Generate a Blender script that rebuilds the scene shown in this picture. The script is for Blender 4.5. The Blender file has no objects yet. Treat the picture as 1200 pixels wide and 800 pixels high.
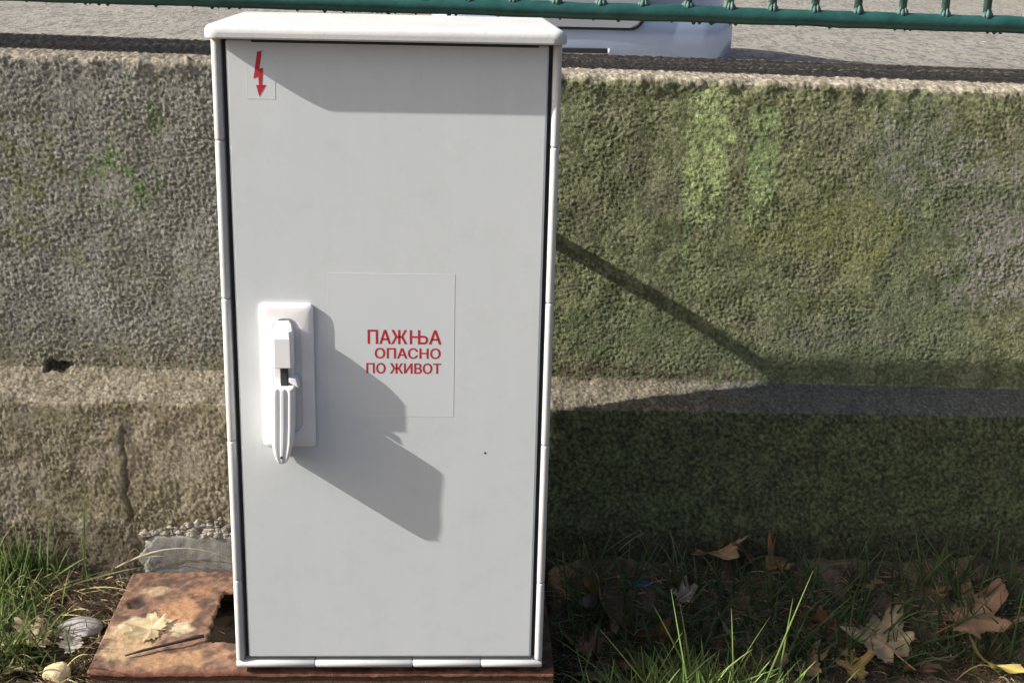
import bpy, bmesh, math, random
import numpy as np
from mathutils import Vector, Matrix
random.seed(7); rng = np.random.default_rng(11)
S = bpy.context.scene
COL = S.collection

# ------------------------------------------------------------------ camera
CF, CP, CY, CR = 1590.63, 0.3008, 0.04661, 0.02405
CLOC = Vector((0.07954, -1.67521, 0.99736))
F = Vector((math.sin(CY)*math.cos(CP), math.cos(CY)*math.cos(CP), -math.sin(CP)))
r0 = Vector((math.cos(CY), -math.sin(CY), 0)); u0 = r0.cross(F)
RT = r0*math.cos(CR)+u0*math.sin(CR); UP = -r0*math.sin(CR)+u0*math.cos(CR)
cam = bpy.data.cameras.new('camera'); camo = bpy.data.objects.new('camera', cam); COL.objects.link(camo)
cam.sensor_fit = 'HORIZONTAL'; cam.sensor_width = 36; cam.lens = CF/1200*36
cam.clip_start = .05; cam.clip_end = 2000
M3 = Matrix((RT, UP, -F)).transposed(); camo.matrix_world = Matrix.Translation(CLOC) @ M3.to_4x4()
S.camera = camo
# ------------------------------------------------------------------ light
SUN = Vector((5.4, 1.0, -3.58)).normalized()             # the way the light travels
elev = math.asin(-SUN.z); azi = math.atan2(-SUN.x, -SUN.y)
W = bpy.data.worlds.new("World"); S.world = W; W.use_nodes = True
nt = W.node_tree; bg = nt.nodes['Background']
sky = nt.nodes.new('ShaderNodeTexSky'); sky.sky_type = 'NISHITA'; sky.sun_disc = False
sky.sun_elevation = elev; sky.sun_rotation = azi; sky.dust_density = 4.5; sky.ozone_density = .35; sky.air_density = .8
nt.links.new(sky.outputs[0], bg.inputs[0]); bg.inputs[1].default_value = .092
sl = bpy.data.lights.new('sun', 'SUN'); sl.energy = 5.0; sl.angle = math.radians(.42); sl.color = (1, .955, .885)
so = bpy.data.objects.new('sun', sl); COL.objects.link(so); so.rotation_euler = SUN.to_track_quat('-Z', 'Y').to_euler()
so.location = (-4, -3, 6)
S.view_settings.view_transform = 'Standard'; S.view_settings.look = 'None'
S.view_settings.gamma = 1; S.view_settings.use_curve_mapping = False
S.view_settings.exposure = .75

# ------------------------------------------------------------------ helpers
def nmat(name):
    m = bpy.data.materials.new(name); m.use_nodes = True
    return m, m.node_tree, m.node_tree.nodes['Principled BSDF']
def N(nt, t, **kw):
    n = nt.nodes.new(t)
    for k, v in kw.items(): setattr(n, k, v)
    return n
def noise(nt, vec, scale, detail=4, rough=.55):
    n = N(nt, 'ShaderNodeTexNoise'); n.inputs['Scale'].default_value = scale
    n.inputs['Detail'].default_value = detail; n.inputs['Roughness'].default_value = rough
    nt.links.new(vec, n.inputs['Vector']); return n.outputs['Fac']
def ramp(nt, fac, stops):
    r = N(nt, 'ShaderNodeValToRGB'); e = r.color_ramp.elements
    while len(e) < len(stops): e.new(.5)
    for i, (p, c) in enumerate(stops):
        e[i].position = p; e[i].color = (*c, 1) if len(c) == 3 else c
    nt.links.new(fac, r.inputs[0]); return r.outputs[0]
def mul(nt, a, b, blend='MULTIPLY', fac=1):
    m = N(nt, 'ShaderNodeMix', data_type='RGBA', blend_type=blend); m.inputs[0].default_value = fac
    for s, v in ((6, a), (7, b)):
        if isinstance(v, tuple): m.inputs[s].default_value = (*v, 1)
        else: nt.links.new(v, m.inputs[s])
    return m.outputs[2]
def bump(nt, bsdf, h, dist, strength=1):
    b = N(nt, 'ShaderNodeBump'); b.inputs['Distance'].default_value = dist; b.inputs['Strength'].default_value = strength
    nt.links.new(h, b.inputs['Height']); nt.links.new(b.outputs[0], bsdf.inputs['Normal'])
def coords(nt): return N(nt, 'ShaderNodeTexCoord').outputs['Object']
def vary(name, lo, hi, scale=30, rough=.6, detail=5, bdist=0, bscale=None, metallic=0, spec=.5, coat=0):
    """two tone noise material"""
    m, nt, b = nmat(name); v = coords(nt)
    c = ramp(nt, noise(nt, v, scale, detail), [(.3, lo), (.7, hi)])
    nt.links.new(c, b.inputs['Base Color']); b.inputs['Roughness'].default_value = rough
    b.inputs['Metallic'].default_value = metallic; b.inputs['Specular IOR Level'].default_value = spec
    b.inputs['Coat Weight'].default_value = coat
    if bdist: bump(nt, b, noise(nt, v, bscale or scale*3, 4), bdist)
    return m
def attr_mat(name, rough=.8, nscale=120, amount=.5, bdist=0, bscale=300, spec=.3, transl=0, lo=.55, hi=1.4):
    """colour from the vertex attribute Col, broken up by noise"""
    m, nt, b = nmat(name); v = coords(nt)
    a = N(nt, 'ShaderNodeAttribute', attribute_name='Col').outputs['Color']
    g = ramp(nt, noise(nt, v, nscale, 6, .65), [(.3, (lo,)*3), (.7, (hi,)*3)])
    c = mul(nt, a, g, 'MULTIPLY', amount)
    nt.links.new(c, b.inputs['Base Color']); b.inputs['Roughness'].default_value = rough
    b.inputs['Specular IOR Level'].default_value = spec
    if bdist: bump(nt, b, noise(nt, v, bscale, 4, .6), bdist)
    if transl:
        t = N(nt, 'ShaderNodeBsdfTranslucent'); nt.links.new(c, t.inputs[0])
        mx = N(nt, 'ShaderNodeMixShader'); mx.inputs[0].default_value = transl
        nt.links.new(b.outputs[0], mx.inputs[1]); nt.links.new(t.outputs[0], mx.inputs[2])
        nt.links.new(mx.outputs[0], nt.nodes['Material Output'].inputs[0])
    return m

BASE = {}
def thing(name, loc, label, cat, group=None):
    o = bpy.data.objects.new(name, None); COL.objects.link(o); o.location = loc; o.empty_display_size = .05
    o['label'] = label; o['category'] = cat
    if group: o['group'] = group
    BASE[o] = Vector(loc); return o
def link(name, me, m, parent=None, base=None):
    """me holds world coordinates; the object is set at its parent's or its own base"""
    o = bpy.data.objects.new(name, me); COL.objects.link(o)
    if parent is not None:
        b = BASE[parent]; me.transform(Matrix.Translation(-b)); o.parent = parent; BASE[o] = b
    else:
        b = Vector(base or (0, 0, 0)); me.transform(Matrix.Translation(-b)); o.location = b; BASE[o] = b
    if m: me.materials.append(m)
    return o
def tag(o, label, cat, group=None):
    o['label'] = label; o['category'] = cat
    if group: o['group'] = group
    return o
def kind(o, k): o['kind'] = k; return o
def smooth(me, on=True):
    me.polygons.foreach_set('use_smooth', [on]*len(me.polygons)); return me
def bm_mesh(bm, name, sm=False, angle=None):
    bmesh.ops.recalc_face_normals(bm, faces=bm.faces)
    me = bpy.data.meshes.new(name); bm.to_mesh(me); bm.free()
    if sm: smooth(me)
    if angle:
        smooth(me); me.set_sharp_from_angle(angle=math.radians(angle))
        for p in me.polygons:                              # large flat faces stay flat beside their rounded edges
            if max(abs(c) for c in p.normal) > .9998: p.use_smooth = False
    return me
def rbox_bm(bm, x0, x1, y0, y1, z0, z1, bev=0, seg=2):
    vs = [bm.verts.new(p) for p in [(x0,y0,z0),(x1,y0,z0),(x1,y1,z0),(x0,y1,z0),(x0,y0,z1),(x1,y0,z1),(x1,y1,z1),(x0,y1,z1)]]
    fs = [bm.faces.new([vs[i] for i in f]) for f in [(0,3,2,1),(4,5,6,7),(0,1,5,4),(1,2,6,5),(2,3,7,6),(3,0,4,7)]]
    if bev:
        es = list({e for f in fs for e in f.edges})
        bmesh.ops.bevel(bm, geom=es, offset=bev, segments=seg, affect='EDGES', profile=.5, clamp_overlap=True)
def rbox(name, dims, m, parent=None, bev=0, seg=2, base=None):
    bm = bmesh.new(); rbox_bm(bm, *dims, bev, seg)
    return link(name, bm_mesh(bm, name, angle=40 if bev else None), m, parent, base)
def prism_bm(bm, poly, axis, a0, a1):
    """poly of 2-D points extruded along axis (0,1,2) from a0 to a1"""
    def P(p, a):
        q = list(p); q.insert(axis, a); return q
    A = [bm.verts.new(P(p, a0)) for p in poly]; B = [bm.verts.new(P(p, a1)) for p in poly]
    bm.faces.new(A); bm.faces.new(B[::-1]); n = len(poly)
    for i in range(n): bm.faces.new((A[i], B[i], B[(i+1) % n], A[(i+1) % n]))
def tube_bm(bm, pts, rad, n=12, cap=True):
    pts = [Vector(p) for p in pts]; rads = rad if isinstance(rad, (list, tuple)) else [rad]*len(pts)
    rings = []
    for i, p in enumerate(pts):
        d = (pts[min(i+1, len(pts)-1)]-pts[max(i-1, 0)]).normalized()
        up = Vector((0, 0, 1)) if abs(d.z) < .9 else Vector((1, 0, 0))
        a = d.cross(up).normalized(); b = a.cross(d)
        rings.append([bm.verts.new(p+(a*math.cos(t)+b*math.sin(t))*rads[i]) for t in [2*math.pi*k/n for k in range(n)]])
    for r, s in zip(rings, rings[1:]):
        for k in range(n): bm.faces.new((r[k], r[(k+1) % n], s[(k+1) % n], s[k]))
    if cap: bm.faces.new(rings[0][::-1]); bm.faces.new(rings[-1])
def loft_bm(bm, rings, cap=True):
    R = [[bm.verts.new(p) for p in r] for r in rings]; n = len(R[0])
    for r, s in zip(R, R[1:]):
        for k in range(n): bm.faces.new((r[k], r[(k+1) % n], s[(k+1) % n], s[k]))
    if cap: bm.faces.new(R[0][::-1]); bm.faces.new(R[-1])
def grid_mesh(name, X, Y, Z, colr=None, sm=False):
    """mesh from 2-D arrays of coordinates"""
    h, w = X.shape; co = np.stack([X, Y, Z], -1).reshape(-1, 3).astype(np.float32)
    i = (np.arange(h-1)[:, None]*w+np.arange(w-1)[None, :]).reshape(-1)
    f = np.stack([i, i+1, i+w+1, i+w], -1).astype(np.int32)
    return raw_mesh(name, co, f, colr.reshape(-1, 3) if colr is not None else None, sm)
def raw_mesh(name, co, f, colr=None, sm=False):
    k = f.shape[1]; me = bpy.data.meshes.new(name)
    me.vertices.add(len(co)); me.vertices.foreach_set('co', co.astype(np.float32).ravel())
    me.loops.add(f.size); me.loops.foreach_set('vertex_index', f.astype(np.int32).ravel())
    me.polygons.add(len(f)); me.polygons.foreach_set('loop_start', np.arange(0, f.size, k, dtype=np.int32))
    if colr is not None:
        a = me.attributes.new('Col', 'FLOAT_COLOR', 'POINT')
        a.data.foreach_set('color', np.concatenate([colr, np.ones((len(co), 1))], 1).astype(np.float32).ravel())
    me.update(calc_edges=True); me.validate(); 
    if sm: smooth(me)
    return me
U_ = random.uniform
# ---- numpy noise
def hsh(ix, iy, seed):
    h = (ix.astype(np.int64)*374761393+iy.astype(np.int64)*668265263+seed*1274126177) & 0xffffffff
    h = ((h ^ (h >> 13))*1274126177) & 0xffffffff
    return (h ^ (h >> 16)) & 0xffffffff
def perlin(x, y, seed=0):
    ix = np.floor(x); iy = np.floor(y); fx = x-ix; fy = y-iy
    u = fx*fx*fx*(fx*(fx*6-15)+10); v = fy*fy*fy*(fy*(fy*6-15)+10); out = 0
    for dx in (0, 1):
        for dy in (0, 1):
            a = hsh(ix+dx, iy+dy, seed)*(2*np.pi/4294967296.)
            out = out+(np.cos(a)*(fx-dx)+np.sin(a)*(fy-dy))*(u if dx else 1-u)*(v if dy else 1-v)
    return out*1.4
def fbm(x, y, seed=0, o=4, g=.5):
    s = 0; a = 1
    for k in range(o): s = s+a*perlin(x*2**k, y*2**k, seed+k*17); a *= g
    return s
def worley(x, y, seed=0):
    ix = np.floor(x); iy = np.floor(y); d = np.full(x.shape, 9.)
    for dx in (-1, 0, 1):
        for dy in (-1, 0, 1):
            h = hsh(ix+dx, iy+dy, seed); h2 = hsh(ix+dx, iy+dy, seed+91)
            px = ix+dx+h/4294967296.; py = iy+dy+h2/4294967296.
            d = np.minimum(d, (px-x)**2+(py-y)**2)
    return np.sqrt(d)
def sstep(a, b, x):
    t = np.clip((x-a)/(b-a), 0, 1); return t*t*(3-2*t)
def blob(x, y, cx, cy, rx, ry, seed=1, rag=.45, sc=14):
    d = np.sqrt(((x-cx)/rx)**2+((y-cy)/ry)**2)+rag*fbm(x*sc, y*sc, seed, 3)
    return 1-sstep(.55, 1.15, d)
def lerp(a, b, t): return a+(b-a)*t[..., None]

def at_y(px, py, y):
    d = F+RT*((px-600)/CF)-UP*((py-400)/CF); t = (y-CLOC.y)/d.y; return CLOC+d*t

# ------------------------------------------------------------------ materials
M_white, nt, b = nmat('white_moulded_plastic'); v = coords(nt)
c = ramp(nt, noise(nt, v, 11, 7, .65), [(.3, (.50,.505,.50)), (.7, (.59,.595,.585))])
c = mul(nt, c, ramp(nt, noise(nt, v, 210, 3, .5), [(.22, (.45,.43,.40)), (.28, (1,1,1))]))
c = mul(nt, c, ramp(nt, noise(nt, v, 45, 7, .75), [(.28, (.86,.85,.82)), (.45, (1,1,1))]))
nt.links.new(c, b.inputs['Base Color']); b.inputs['Roughness'].default_value = .5; b.inputs['Specular IOR Level'].default_value = .25
bump(nt, b, noise(nt, v, 260, 4), .0002)
M_door, nt, b = nmat('grey_door_plastic'); v = coords(nt)
c = ramp(nt, noise(nt, v, 4, 6), [(.3, (.605,.645,.66)), (.7, (.645,.678,.69))])
mp = N(nt, 'ShaderNodeMapping'); mp.inputs['Scale'].default_value = (40, 1, 2.2); nt.links.new(v, mp.inputs[0])
c = mul(nt, c, ramp(nt, noise(nt, mp.outputs[0], 1, 5, .6), [(.35, (.98,.98,.977)), (.6, (1,1,1))]))          # rain streaks
c = mul(nt, c, ramp(nt, noise(nt, v, 150, 3, .5), [(.2, (.78,.76,.72)), (.27, (1,1,1))]))                       # specks of dirt
c = mul(nt, c, ramp(nt, noise(nt, v, 28, 8, .75), [(.3, (.95,.95,.945)), (.5, (1,1,1))]))
nt.links.new(c, b.inputs['Base Color']); b.inputs['Roughness'].default_value = .6; b.inputs['Specular IOR Level'].default_value = .2
bump(nt, b, noise(nt, v, 380, 4), .00012)
M_handle = vary('white_handle_plastic', (.80,.80,.80), (.86,.86,.86), 20, .35)
M_dark = vary('dark_rubber', (.02,.022,.024), (.04,.042,.045), 60, .7)
M_seal = vary('grey_door_seal', (.07,.074,.076), (.11,.115,.118), 40, .7)
M_film = vary('sticker_film', (.61,.65,.665), (.65,.683,.695), 4, .5, spec=.25)
M_edge = vary('sticker_edge', (.66,.685,.695), (.70,.72,.73), 8, .5, spec=.2)
M_red = vary('red_print', (.42,.018,.03), (.52,.03,.04), 200, .5)
M_wall = attr_mat('rendered_concrete', .95, 260, .7, .0016, 560, .1, lo=.5, hi=1.5)
M_soil = attr_mat('soil', .95, 150, .7, .003, 400, .1)
M_rust = attr_mat('rusty_steel', .82, 110, .8, .0012, 420, .25)
M_leaf = attr_mat('dry_leaf', .75, 160, .5, .0004, 300, .25, .25)
M_grass = attr_mat('grass_blade', .55, 80, .3, 0, 0, .35, .35)
M_straw = attr_mat('dry_straw', .75, 80, .4, 0, 0, .2, .12)
M_stone = attr_mat('stone', .85, 140, .6, .001, 350, .25)
M_green = vary('green_enamel_paint', (.010,.056,.050), (.022,.092,.080), 45, .38, 6, .0006, 90)
M_green2 = vary('chipped_green_paint', (.035,.10,.085), (.12,.19,.165), 90, .6, 6, .001, 160)
M_rod = vary('grey_rod_plastic', (.2,.2,.2), (.26,.26,.26), 40, .6)
M_cement = attr_mat('cement', .9, 120, .5, .001, 450, .15)

# ------------------------------------------------------------------ setting: ground, road, wall
E = 2000
gx = np.concatenate([[-E, -300, -60, -12, -5], np.linspace(-3, 3, 13), [5, 12, 60, 300, E]])
gy = np.concatenate([[-E, -300, -60, -12, -5, -3, -1.5, .5, 3, 12, 60, 300, E]])
GX, GY = np.meshgrid(gx, gy)
gm = vary('earth', (.05,.04,.028), (.10,.085,.06), 3, .95, 8, .01, 60)
kind(link('ground', grid_mesh('ground', GX, GY, np.full(GX.shape, -.22)), gm), 'structure')
# soil in front of the wall
sx = np.concatenate([np.linspace(-4, -.82, 60), np.arange(-.8, 1.2, .004), np.linspace(1.21, 4, 50)])
sy = np.concatenate([np.linspace(-3, -.16, 60), np.arange(-.15, .42, .004)])
SX, SY = np.meshgrid(sx, sy)
def soil_h(x, y):
    x = np.asarray(x, float); y = np.asarray(y, float)
    h = -.035+.012*fbm(x*6, y*6, 3, 3)+.006*fbm(x*30, y*30, 9, 3)
    h = h+.015*np.exp(-((x+.62)/.12)**2)+.014*sstep(.1, .3, y)-.075*sstep(.05, .26, x)+.118*sstep(.13, .29, y)*sstep(.1, .3, x)
    inside = (x > -.43)*(x < .24)*(y > -.005)*(y < .30)
    return np.where(inside > 0, np.minimum(h, -.045+.004*fbm(x*60, y*60, 5, 3)), h)
SZ = soil_h(SX, SY)+.003*fbm(SX*90, SY*90, 21, 3)
t = sstep(-.4, .5, fbm(SX*14, SY*14, 33, 4))
sc = lerp(np.array([.045,.036,.027]), np.array([.115,.088,.06]), t); sc = lerp(sc, np.array([.16,.125,.095]), .5*sstep(.2, -.3, SX)*t); sc = sc*(1+.8*sstep(.1, .4, SX))[..., None]  # right side lightened to lift the soil lying in shade
kind(link('soil', grid_mesh('soil', SX, SY, SZ, sc), M_soil), 'structure')
# road on the far side
rx = np.concatenate([[-E, -200, -30], np.linspace(-8, 12, 41), [30, 200, E]]); ry = np.concatenate([[.69], np.linspace(1, 20, 39), [40, 100, 400, E]])
RX, RY = np.meshgrid(rx, ry)
m, nt, b = nmat('worn_asphalt'); v = coords(nt)
c = ramp(nt, noise(nt, v, 1.1, 6, .6), [(.3, (.215,.205,.182)), (.7, (.285,.268,.235))])
mp = N(nt, 'ShaderNodeMapping'); mp.inputs['Scale'].default_value = (1, .3, 1); nt.links.new(v, mp.inputs[0]); v = mp.outputs[0]
vo = N(nt, 'ShaderNodeTexVoronoi'); vo.inputs['Scale'].default_value = 34; nt.links.new(v, vo.inputs['Vector'])
sp = ramp(nt, vo.outputs['Color'], [(.25, (.55,.55,.56)), (.5, (1,1,1)), (.93, (1.08,1.06,1.02)), (.97, (1.7,1.68,1.62))])
c = mul(nt, c, sp); c = mul(nt, c, ramp(nt, noise(nt, v, 60, 5, .7), [(.3, (.6,.6,.6)), (.7, (1.3,1.3,1.28))]))
nt.links.new(c, b.inputs['Base Color']); b.inputs['Roughness'].default_value = .9
bump(nt, b, noise(nt, v, 45, 6, .7), .02)
kind(link('road', grid_mesh('road', RX, RY, np.full(RX.shape, .1)+.01*fbm(RX*.3, RY*.3, 2, 2)), m), 'structure')

# the concrete wall: one profile swept along x, displaced
def profile():
    ctrl = [((.70, -.20), .05), ((.70, .785), .05), ((.36, .785), .0016), ((.36, .308), .0018), ((.296, .278), .0024), ((.290, -.19), None)]
    P = []; tag_ = []
    for k, ((p, st), (q, _)) in enumerate(zip(ctrl, ctrl[1:])):
        p = np.array(p); q = np.array(q); L = np.linalg.norm(q-p)
        st2 = .006 if k == 1 else st
        n = max(2, int(L/st2)); tt = np.linspace(0, 1, n, endpoint=False)
        for u in tt: P.append(p+(q-p)*u); tag_.append(k+u)
    P.append(np.array(ctrl[-1][0])); tag_.append(5.)
    P = np.array(P); return P, np.array(tag_)
P, TG = profile()
for it in range(14):                                   # round the corners of the profile
    Q = P.copy(); Q[1:-1] = .5*P[1:-1]+.25*(P[:-2]+P[2:])
    w = (TG > 1.6)[:, None]; P = np.where(w, Q, P)
T = np.gradient(P, axis=0); T /= np.linalg.norm(T, axis=1)[:, None]+1e-9
NRM = np.stack([T[:, 1], -T[:, 0]], 1)                 # outward (towards -y / +z)
mid = np.argmin(abs(TG-2.5))
if NRM[mid, 0] > 0: NRM = -NRM
ss = np.concatenate([[0], np.cumsum(np.linalg.norm(np.diff(P, axis=0), axis=1))])
wx = np.concatenate([np.linspace(-5, -1.35, 60), np.arange(-1.345, -.772, .004), np.arange(-.77, 1.15, .0016), np.arange(1.153, 1.75, .004), np.linspace(1.76, 6, 70)])
X, SS = np.meshgrid(wx, ss); Y0 = np.repeat(P[:, :1], len(wx), 1); Z0 = np.repeat(P[:, 1:], len(wx), 1); TT = np.repeat(TG[:, None], len(wx), 1)
top = sstep(2.0, 1.93, TT) if False else (TT < 2.0)*1.
XW, ZW = X, Z0
Zs = Z0+np.where(Z0 > .3, -.0157, -.009)*X*sstep(-.1, .25, Z0)
up_face = (TT >= 2)*(TT < 3)*1.; ledge = (TT >= 3)*(TT < 4)*1.; low = (TT >= 4)*1.
X = XW*1.04; Z0 = .766+(ZW-.7775)*(.487/.4675)          # stain coordinates
right = sstep(-.25, .3, X+.15*fbm(X*4, Z0*4, 8, 3))
# pebbly render; the right side wears a softer coat of moss
wxs = X+.0016*fbm(X*90, SS*90, 40, 2); wss = SS+.0016*fbm(X*90, SS*90, 50, 2)
p1 = worley(wxs/.0044, wss/.0044, 1); p2 = worley(X/.0034, SS/.0034, 4)
p3 = worley(wxs/.0085, wss/.0078, 7); amp = np.clip(.8+.55*fbm(X*11, SS*11, 71, 3), .3, 1.5)
peb = amp*(np.sqrt(np.clip(.8-p1, 0, 1))*.0010+np.clip(.5-p3, 0, 1)*.0022+(.6-p2)*.0006+.0009*fbm(X*190, SS*190, 72, 3, .7))
soft = amp*(.00072*fbm(wxs/.0060, wss/.0046, 60, 4, .66)+.0004*(.6-p2))
und = .0011*fbm(X*16, SS*16, 70, 3)
hf = peb*(1-.72*right)+soft*right+und
hl = .0012*fbm(X*160, SS*160, 80, 3)+.0025*fbm(X*25, SS*25, 82, 3)+.0012*(.6-p2)
hlow = 1.1*hf+.0016*fbm(X*22, SS*22, 83, 3)
ed = np.exp(-np.abs(TT-4)*9)
hl = hl-ed*.006*np.clip(fbm(X*30, SS*3, 84, 3), -.2, 1)
ht = .0025*fbm(X*90, SS*90, 90, 4)
ltop = np.exp(-np.abs(TT-2)*26)*.006*fbm(X*26, SS*26, 91, 4)
H = (up_face*hf+ledge*hl+low*hlow+top*ht-ltop)*(.25+.75*sstep(-1.6, -1.3, XW)*sstep(2.0, 1.7, XW))
hole = blob(X, Z0, -.551, .281, .019, .009, 5, .6, 50)*(TT > 2.5)*(TT < 3.6)     # chipped hole on the ledge line
H = H-.009*hole
crack = np.exp(-((X+.44+.01*fbm(Z0*25, Z0*0+3, 7, 3))/.004)**2)*low*sstep(.02, .06, Z0)*sstep(.24, .17, Z0)
H = H-.0028*crack
YY = Y0+NRM[:, :1]*H; ZZ = Zs+NRM[:, 1:]*H
# colours: render, stains and moss, with some shade painted in
n1 = fbm(X*9, SS*9, 100, 5); n2 = fbm(X*28, SS*28, 101, 4); n3 = fbm(X*3, SS*3, 102, 4); g1 = fbm(X*150, SS*150, 103, 3)
A = lambda *c: np.array(c, float)
colL = lerp(A(.134,.134,.117), A(.205,.202,.176), sstep(-.7, .7, .7*n1+.8*g1))
colL = lerp(colL, A(.145,.148,.09), .4*sstep(-.1, .6, n2+n3))
mossA = lerp(A(.098,.108,.055), A(.165,.175,.095), sstep(-.5, .6, n2+.6*g1))
mossA = lerp(mossA, A(.165,.15,.115), .35*sstep(.1, .7, n1+.5*g1))
mossA = lerp(mossA, A(.10,.125,.075), .5*sstep(.1, .6, n3))
C = lerp(colL, mossA, right)
rag = fbm(X*75, SS*75, 120, 4, .6)
def mix(c, a): 
    global C
    C = lerp(C, A(*c), np.clip(np.clip(a, 0, 1)*np.clip(.75+1.15*rag, 0, 1.5), 0, 1))
uf = (TT < 3)*1.
mix((.12,.135,.06), .65*uf*blob(X, Z0, -.61, .60, .10, .13, 11, 1.3, 9)*sstep(-.5, .3, n2))
mix((.105,.145,.06), .75*uf*blob(X, Z0, -.435, .605, .08, .07, 12, 1.4, 11)*sstep(-.5, .4, n2))
mix((.17,.165,.145), .6*uf*blob(X, Z0, .93, .62, .16, .13, 13, 1.2, 8)*sstep(-.5, .3, n2)); mix((.22,.205,.185), .6*uf*blob(X, Z0, .99, .5, .06, .10, 14, 1.0, 10))
mix((.13,.12,.105), .4*uf*blob(X, Z0, .72, .37, .11, .03, 15))
st = lambda x0, x1, z0, z1, s: sstep(x0-.012, x0+.012, X+.006*fbm(X*60, Z0*30, s, 3))*sstep(x1+.012, x1-.012, X+.012*fbm(X*60, Z0*30, s+1, 3))*sstep(z0-.03, z0+.03, Z0+.03*n2)*sstep(z1+.02, z1-.02, Z0)
mix((.27,.325,.14), 1.45*uf*st(.452, .515, .56, .755, 20)*(.8+.45*n2))
mix((.21,.275,.12), 1.1*uf*st(.548, .592, .56, .73, 23)*(.8+.45*n2))
mix((.16,.23,.10), .7*uf*np.exp(-((X-.455-.04*(Z0-.5)+.003*n2)/.004)**2)*sstep(.39, .42, Z0)*sstep(.58, .54, Z0))
mix((.165,.17,.06), .5*uf*blob(X, Z0, .70, .52, .10, .07, 16, 1.2, 10)); mix((.09,.12,.06), .5*uf*blob(X, Z0, .35, .36, .12, .05, 17))
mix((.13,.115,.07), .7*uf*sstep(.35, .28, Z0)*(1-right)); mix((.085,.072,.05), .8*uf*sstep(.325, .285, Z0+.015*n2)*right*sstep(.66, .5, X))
lg = lerp(A(.125,.11,.08), A(.175,.155,.117), sstep(-.4, .5, n2+g1)); lg = lerp(lg, A(.095,.10,.095), .95*sstep(.42, .62, X+.05*n1))  # right part takes a shade tone where the cabinet's shadow falls
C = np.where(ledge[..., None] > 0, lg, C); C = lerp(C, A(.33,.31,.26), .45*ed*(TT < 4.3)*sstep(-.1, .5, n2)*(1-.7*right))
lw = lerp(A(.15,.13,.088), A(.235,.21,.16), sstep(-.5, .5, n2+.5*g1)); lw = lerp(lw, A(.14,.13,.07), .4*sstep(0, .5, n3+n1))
lwr = lerp(A(.056,.066,.04), A(.115,.138,.068), sstep(-.6, .6, .5*n2+.9*g1)); lwr = lerp(lwr, A(.09,.082,.058), .3*sstep(.1, .7, n1+.6*g1))  # lower right: dark moss, deepened by shade painted into it
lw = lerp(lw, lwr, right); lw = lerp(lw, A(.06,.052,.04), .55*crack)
lw = lerp(lw, A(.05,.04,.03), .8*low*np.exp(-((X+.435)/.009)**2)*sstep(.24, .2, Z0)*sstep(.03, .07, Z0)*sstep(-.6, .4, n2))
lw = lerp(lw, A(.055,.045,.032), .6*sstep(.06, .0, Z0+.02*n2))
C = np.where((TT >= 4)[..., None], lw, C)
tp = lerp(A(.16,.143,.11), A(.245,.218,.175), sstep(-.5, .5, n2+g1)); tp = lerp(tp, A(.075,.068,.058)*1., .85*sstep(.44, .47, Y0+.012*fbm(X*20, SS*20, 119, 3)))  # rear half darkened: the railing's shadow band painted in
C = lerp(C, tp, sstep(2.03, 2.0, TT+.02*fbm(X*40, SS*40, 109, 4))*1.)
C = lerp(C, A(.02,.018,.014), .85*hole)
cellc = hsh(np.floor(wxs/.0044+.5*np.sin(wss*900)), np.floor(wss/.0044), 55)/4294967296.
spk = 1+.55*(.55-p1)*(1-.5*right)+.5*(cellc-.5)*(.8-.3*right)+.35*g1
C = C*(1+.32*right*(TT < 3))[..., None]
spk = np.where(TT >= 4, 1+.8*(spk-1)+.5*right*(cellc-.5)+.35*right*(.55-p3), spk)
C = C*np.where(TT < 2.0, 1+.3*g1, spk)[..., None]
C = np.clip(C, .01, .8)
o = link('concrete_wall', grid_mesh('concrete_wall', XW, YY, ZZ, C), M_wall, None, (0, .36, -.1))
tag(o, 'low rough rendered concrete wall with a ledge, mossy green on its right half', 'wall')

# ------------------------------------------------------------------ green railing on the wall
def wtop(x): return .785-.0157*x
rail = thing('railing', (.4, .44, wtop(.4)), 'green painted steel railing with round bars along the top of the concrete wall', 'railing')
_a, _b = at_y(330, 11.4, .44), at_y(1200, 39.3, .44)
rz = lambda x: _a.z+.0126+(_b.z-_a.z)*(x-_a.x)/(_b.x-_a.x)
bm = bmesh.new(); xs = np.linspace(-3.2, 4.2, 150)
tube_bm(bm, [(x, .44, rz(x)+random.uniform(-.0008, .0008)) for x in xs], [.0127+random.uniform(-.0005, .0005) for _ in xs], 20)
for k in range(70):                                     # paint drips below the rail
    x = random.uniform(-.6, 1.6); z = rz(x)-.0122; s = random.uniform(.0015, .0035)
    tube_bm(bm, [(x, .44+random.uniform(-.005, .005), z+.004), (x, .44, z-s*.3), (x, .44, z-s)], [s*1.3, s, s*.35], 7)
link('lower_rail', bm_mesh(bm, 'lower_rail', True), M_green, rail)
bm = bmesh.new(); tube_bm(bm, [(-3.2, .44, rz(-3.2)+.72), (4.2, .44, rz(4.2)+.72)], .019, 20)
link('top_rail', bm_mesh(bm, 'top_rail', True), M_green, rail)
bm = bmesh.new(); tube_bm(bm, [(0, .44, .0), (0, .44, .72)], .0063, 10)
for k in range(8):                                        # weld round the foot
    a = k*.8; rr = random.uniform(.0022, .0036)
    tube_bm(bm, [(math.cos(a)*.007, .44+math.sin(a)*.007, .0085), (math.cos(a)*.0068, .44+math.sin(a)*.0068, .0135), (math.cos(a)*.005, .44+math.sin(a)*.005, .017+random.uniform(0, .005))], [rr*1.15, rr, .0012], 7)
bar_me = bm_mesh(bm, 'baluster', True); bar_me.materials.append(M_green2)
bar_me.transform(Matrix.Translation((0, -.44, 0)))
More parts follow.
